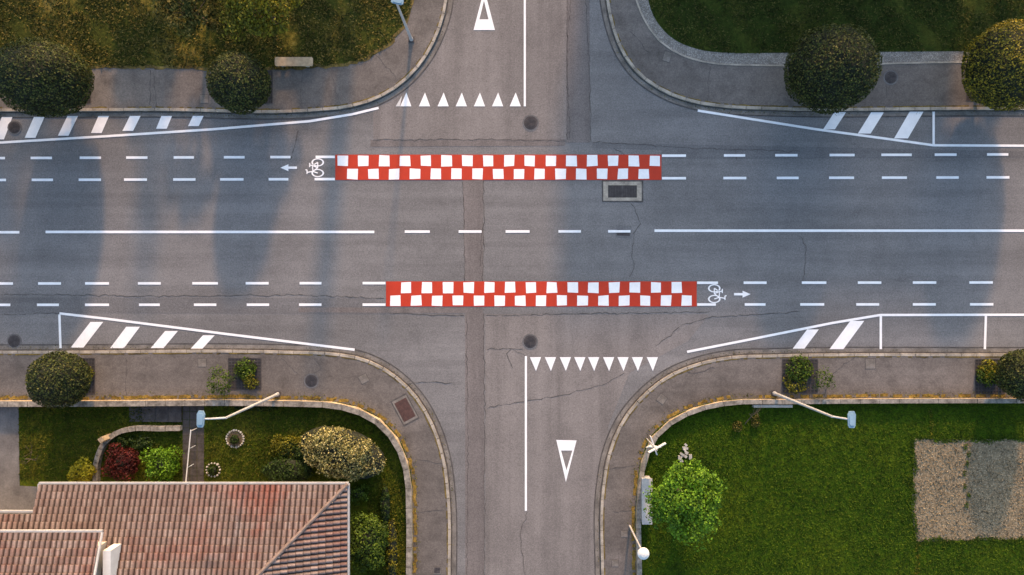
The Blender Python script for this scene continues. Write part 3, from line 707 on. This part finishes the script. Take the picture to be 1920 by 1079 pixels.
b=B(); b.prism(wp([(1408,757),(1480,757),(1480,762),(1408,762)]),.1,.5); b.make('stone_slab','concrete')
# ---------------------------------------------------------------- house
house=empty('tiled_roof_house')
def slope(name,c,u,v,ulen,vlen,tan,clipf,zb,uv0=0):
    pitch,row=0.3,0.38; us=np.arange(0,ulen+1e-6,pitch/8); vs=[]
    k=int(vlen/row)
    for i in range(k): vs+=[(i*row,0),( (i+1)*row-0.004,1)]
    V=[];UV=[];nu=len(us)
    for (vv,f) in vs:
        zz=zb+tan*vv+ (0.05*(1-f))
        for uu in us:
            z=zz+0.085*abs(math.cos(math.pi*uu/pitch))**0.9
            V.append((c[0]+u[0]*uu+v[0]*vv,c[1]+u[1]*uu+v[1]*vv,z)); UV.append((uu+uv0,vv+.002))
    F=[]
    for j in range(len(vs)-1):
        for i in range(nu-1):
            uu=us[i]+pitch/12; vv=(vs[j][0]+vs[j+1][0])/2
            if clipf(uu,vv): continue
            a=j*nu+i; F.append((a,a+1,a+1+nu,a+nu))
    if u[0]*v[1]-u[1]*v[0]<0: F=[q[::-1] for q in F]
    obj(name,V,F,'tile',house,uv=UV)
ze=4.0; nx,ny=W(652,908,ze); T=0.34; dep=6.6
xl=W(75,955,ze)[0]; cut=nx-xl
slope('roof_north',(nx,ny),(-1,0),(0,-1),30,dep,T,lambda u,v: v>u or (u>cut and v<1.45),ze)
slope('roof_east',(nx,ny),(0,-1),(-1,0),2*dep+4,dep,T,lambda u,v: v>u or v>2*dep+4-u,ze,39)
slope('roof_south',(nx,ny-2*dep-4),(-1,0),(0,1),30,dep+2,T,lambda u,v: v>u or v>dep+2,ze,81)
b=B()
n=20
for i in range(n):
    a=i/n*dep; c=(i+1)/n*dep+0.05
    b.tube((nx-a,ny-a,ze+T*a+.04),(nx-c,ny-c,ze+T*c+.07),0.12,0.09,8)
hm=simple('hip_tile_clay',(0.22,0.165,0.14),0.3,3,14); b.make('hip_tiles',hm,house)
b=B(); b.box((nx+xl)/2,ny+.05,ze-.02,nx-xl+.1,.11,.12); b.box(nx+.05,ny-9,ze-.02,.11,18,.12); b.box(xl-.06,ny-.75,ze-.02,.11,1.5,.12); b.box(xl-6,ny-1.40,ze+.42,12,.11,.12); b.make('gutter','galv',house)
b=B(); b.prism([(nx-1.3,ny-1.6),(xl+.4,ny-1.6),(xl+.4,ny-3.2),(nx-29,ny-3.2),(nx-29,ny-16),(nx-1.3,ny-16)],0.0,ze-.05); b.make('walls','plaster',house)
b=B()
for q in (-13,-16.5,-21,-25): b.box(q,ny-1.6,1.7,1.3,.06,1.3)
b.make('windows','glass',house)
b=B(); b.box(-18.8,ny-1.6,1.15,1.0,.08,2.1); b.make('door','wood',house)
z2=6.1; rx,ry=W(190,998,z2)
slope('upper_roof',(rx,ry),(-1,0),(0,-1),14,5.5,T,lambda u,v:False,z2,120)
b=B(); b.box(rx-7,ry+.05,z2-.02,14.1,.11,.14)
b.tube((rx+.06,ry,z2+.02),(rx+.06,ry-5.3,z2+.02+T*5.3),.07,.07,6)
b.make('upper_gutter','galv',house)
b=B(); b.prism([(rx-.35,ry-.9),(rx-14,ry-.9),(rx-14,ry-5.4),(rx-.35,ry-5.4)],ze,z2-.08); b.make('upper_walls','plaster',house)
cx,cy=W(198,1066,6.2); b=B(); b.box(cx,cy,5.6,.42,1.8,1.0); b.make('chimney','wht',house)
def block(name,x0,x1,y0,y1,h,st):
    e=empty(name); b=B(); b.prism([(x0,y0),(x1,y0),(x1,y1),(x0,y1)],0,h); b.make('walls','plaster',e)
    b=B(); b.prism([(x0-.5,y0-.5),(x1+.5,y0-.5),(x1+.5,y1+.5),(x0-.5,y1+.5)],h,h+.3); b.make('roof','concrete',e)
    b=B(); 
    for k in range(st):
        for i in range(int((x1-x0)/3)): b.box(x0+1.6+3*i,y0,k*3+1.8,1.3,.06,1.4)
    b.make('windows','glass',e)
block('unseen_shade_block',6.9,29.6,34,46,11.2,3)  # unseen block, placed and sized for the wide shade it casts
# ---------------------------------------------------------------- light, camera
az=math.atan(0.1); el=math.radians(18)
d=Vector((math.sin(az)*math.cos(el),math.cos(az)*math.cos(el),math.sin(el)))
l=bpy.data.lights.new('sun','SUN'); l.energy=6.0; l.angle=math.radians(2.8); l.color=(1.0,0.58,0.28)
o=bpy.data.objects.new('sun',l); o.rotation_euler=d.to_track_quat('Z','Y').to_euler(); o.location=(0,20,30); col.objects.link(o)
w=bpy.data.worlds.new('World'); bpy.context.scene.world=w; w.use_nodes=True
nt=w.node_tree; sk=nt.nodes.new('ShaderNodeTexSky'); sk.sky_type='NISHITA'; sk.sun_disc=False; sk.sun_elevation=el; sk.sun_rotation=az; sk.dust_density=2.2; sk.ozone_density=0.9
bg=nt.nodes['Background']; bg.inputs[1].default_value=0.42; nt.links.new(sk.outputs[0],bg.inputs[0])
c=bpy.data.cameras.new('camera'); c.lens=24; c.sensor_width=36; c.clip_end=2000
o=bpy.data.objects.new('camera',c); o.location=(0,0,H); col.objects.link(o); bpy.context.scene.camera=o
sc=bpy.context.scene; sc.view_settings.view_transform='Standard'; sc.view_settings.look='None'; sc.view_settings.exposure=0
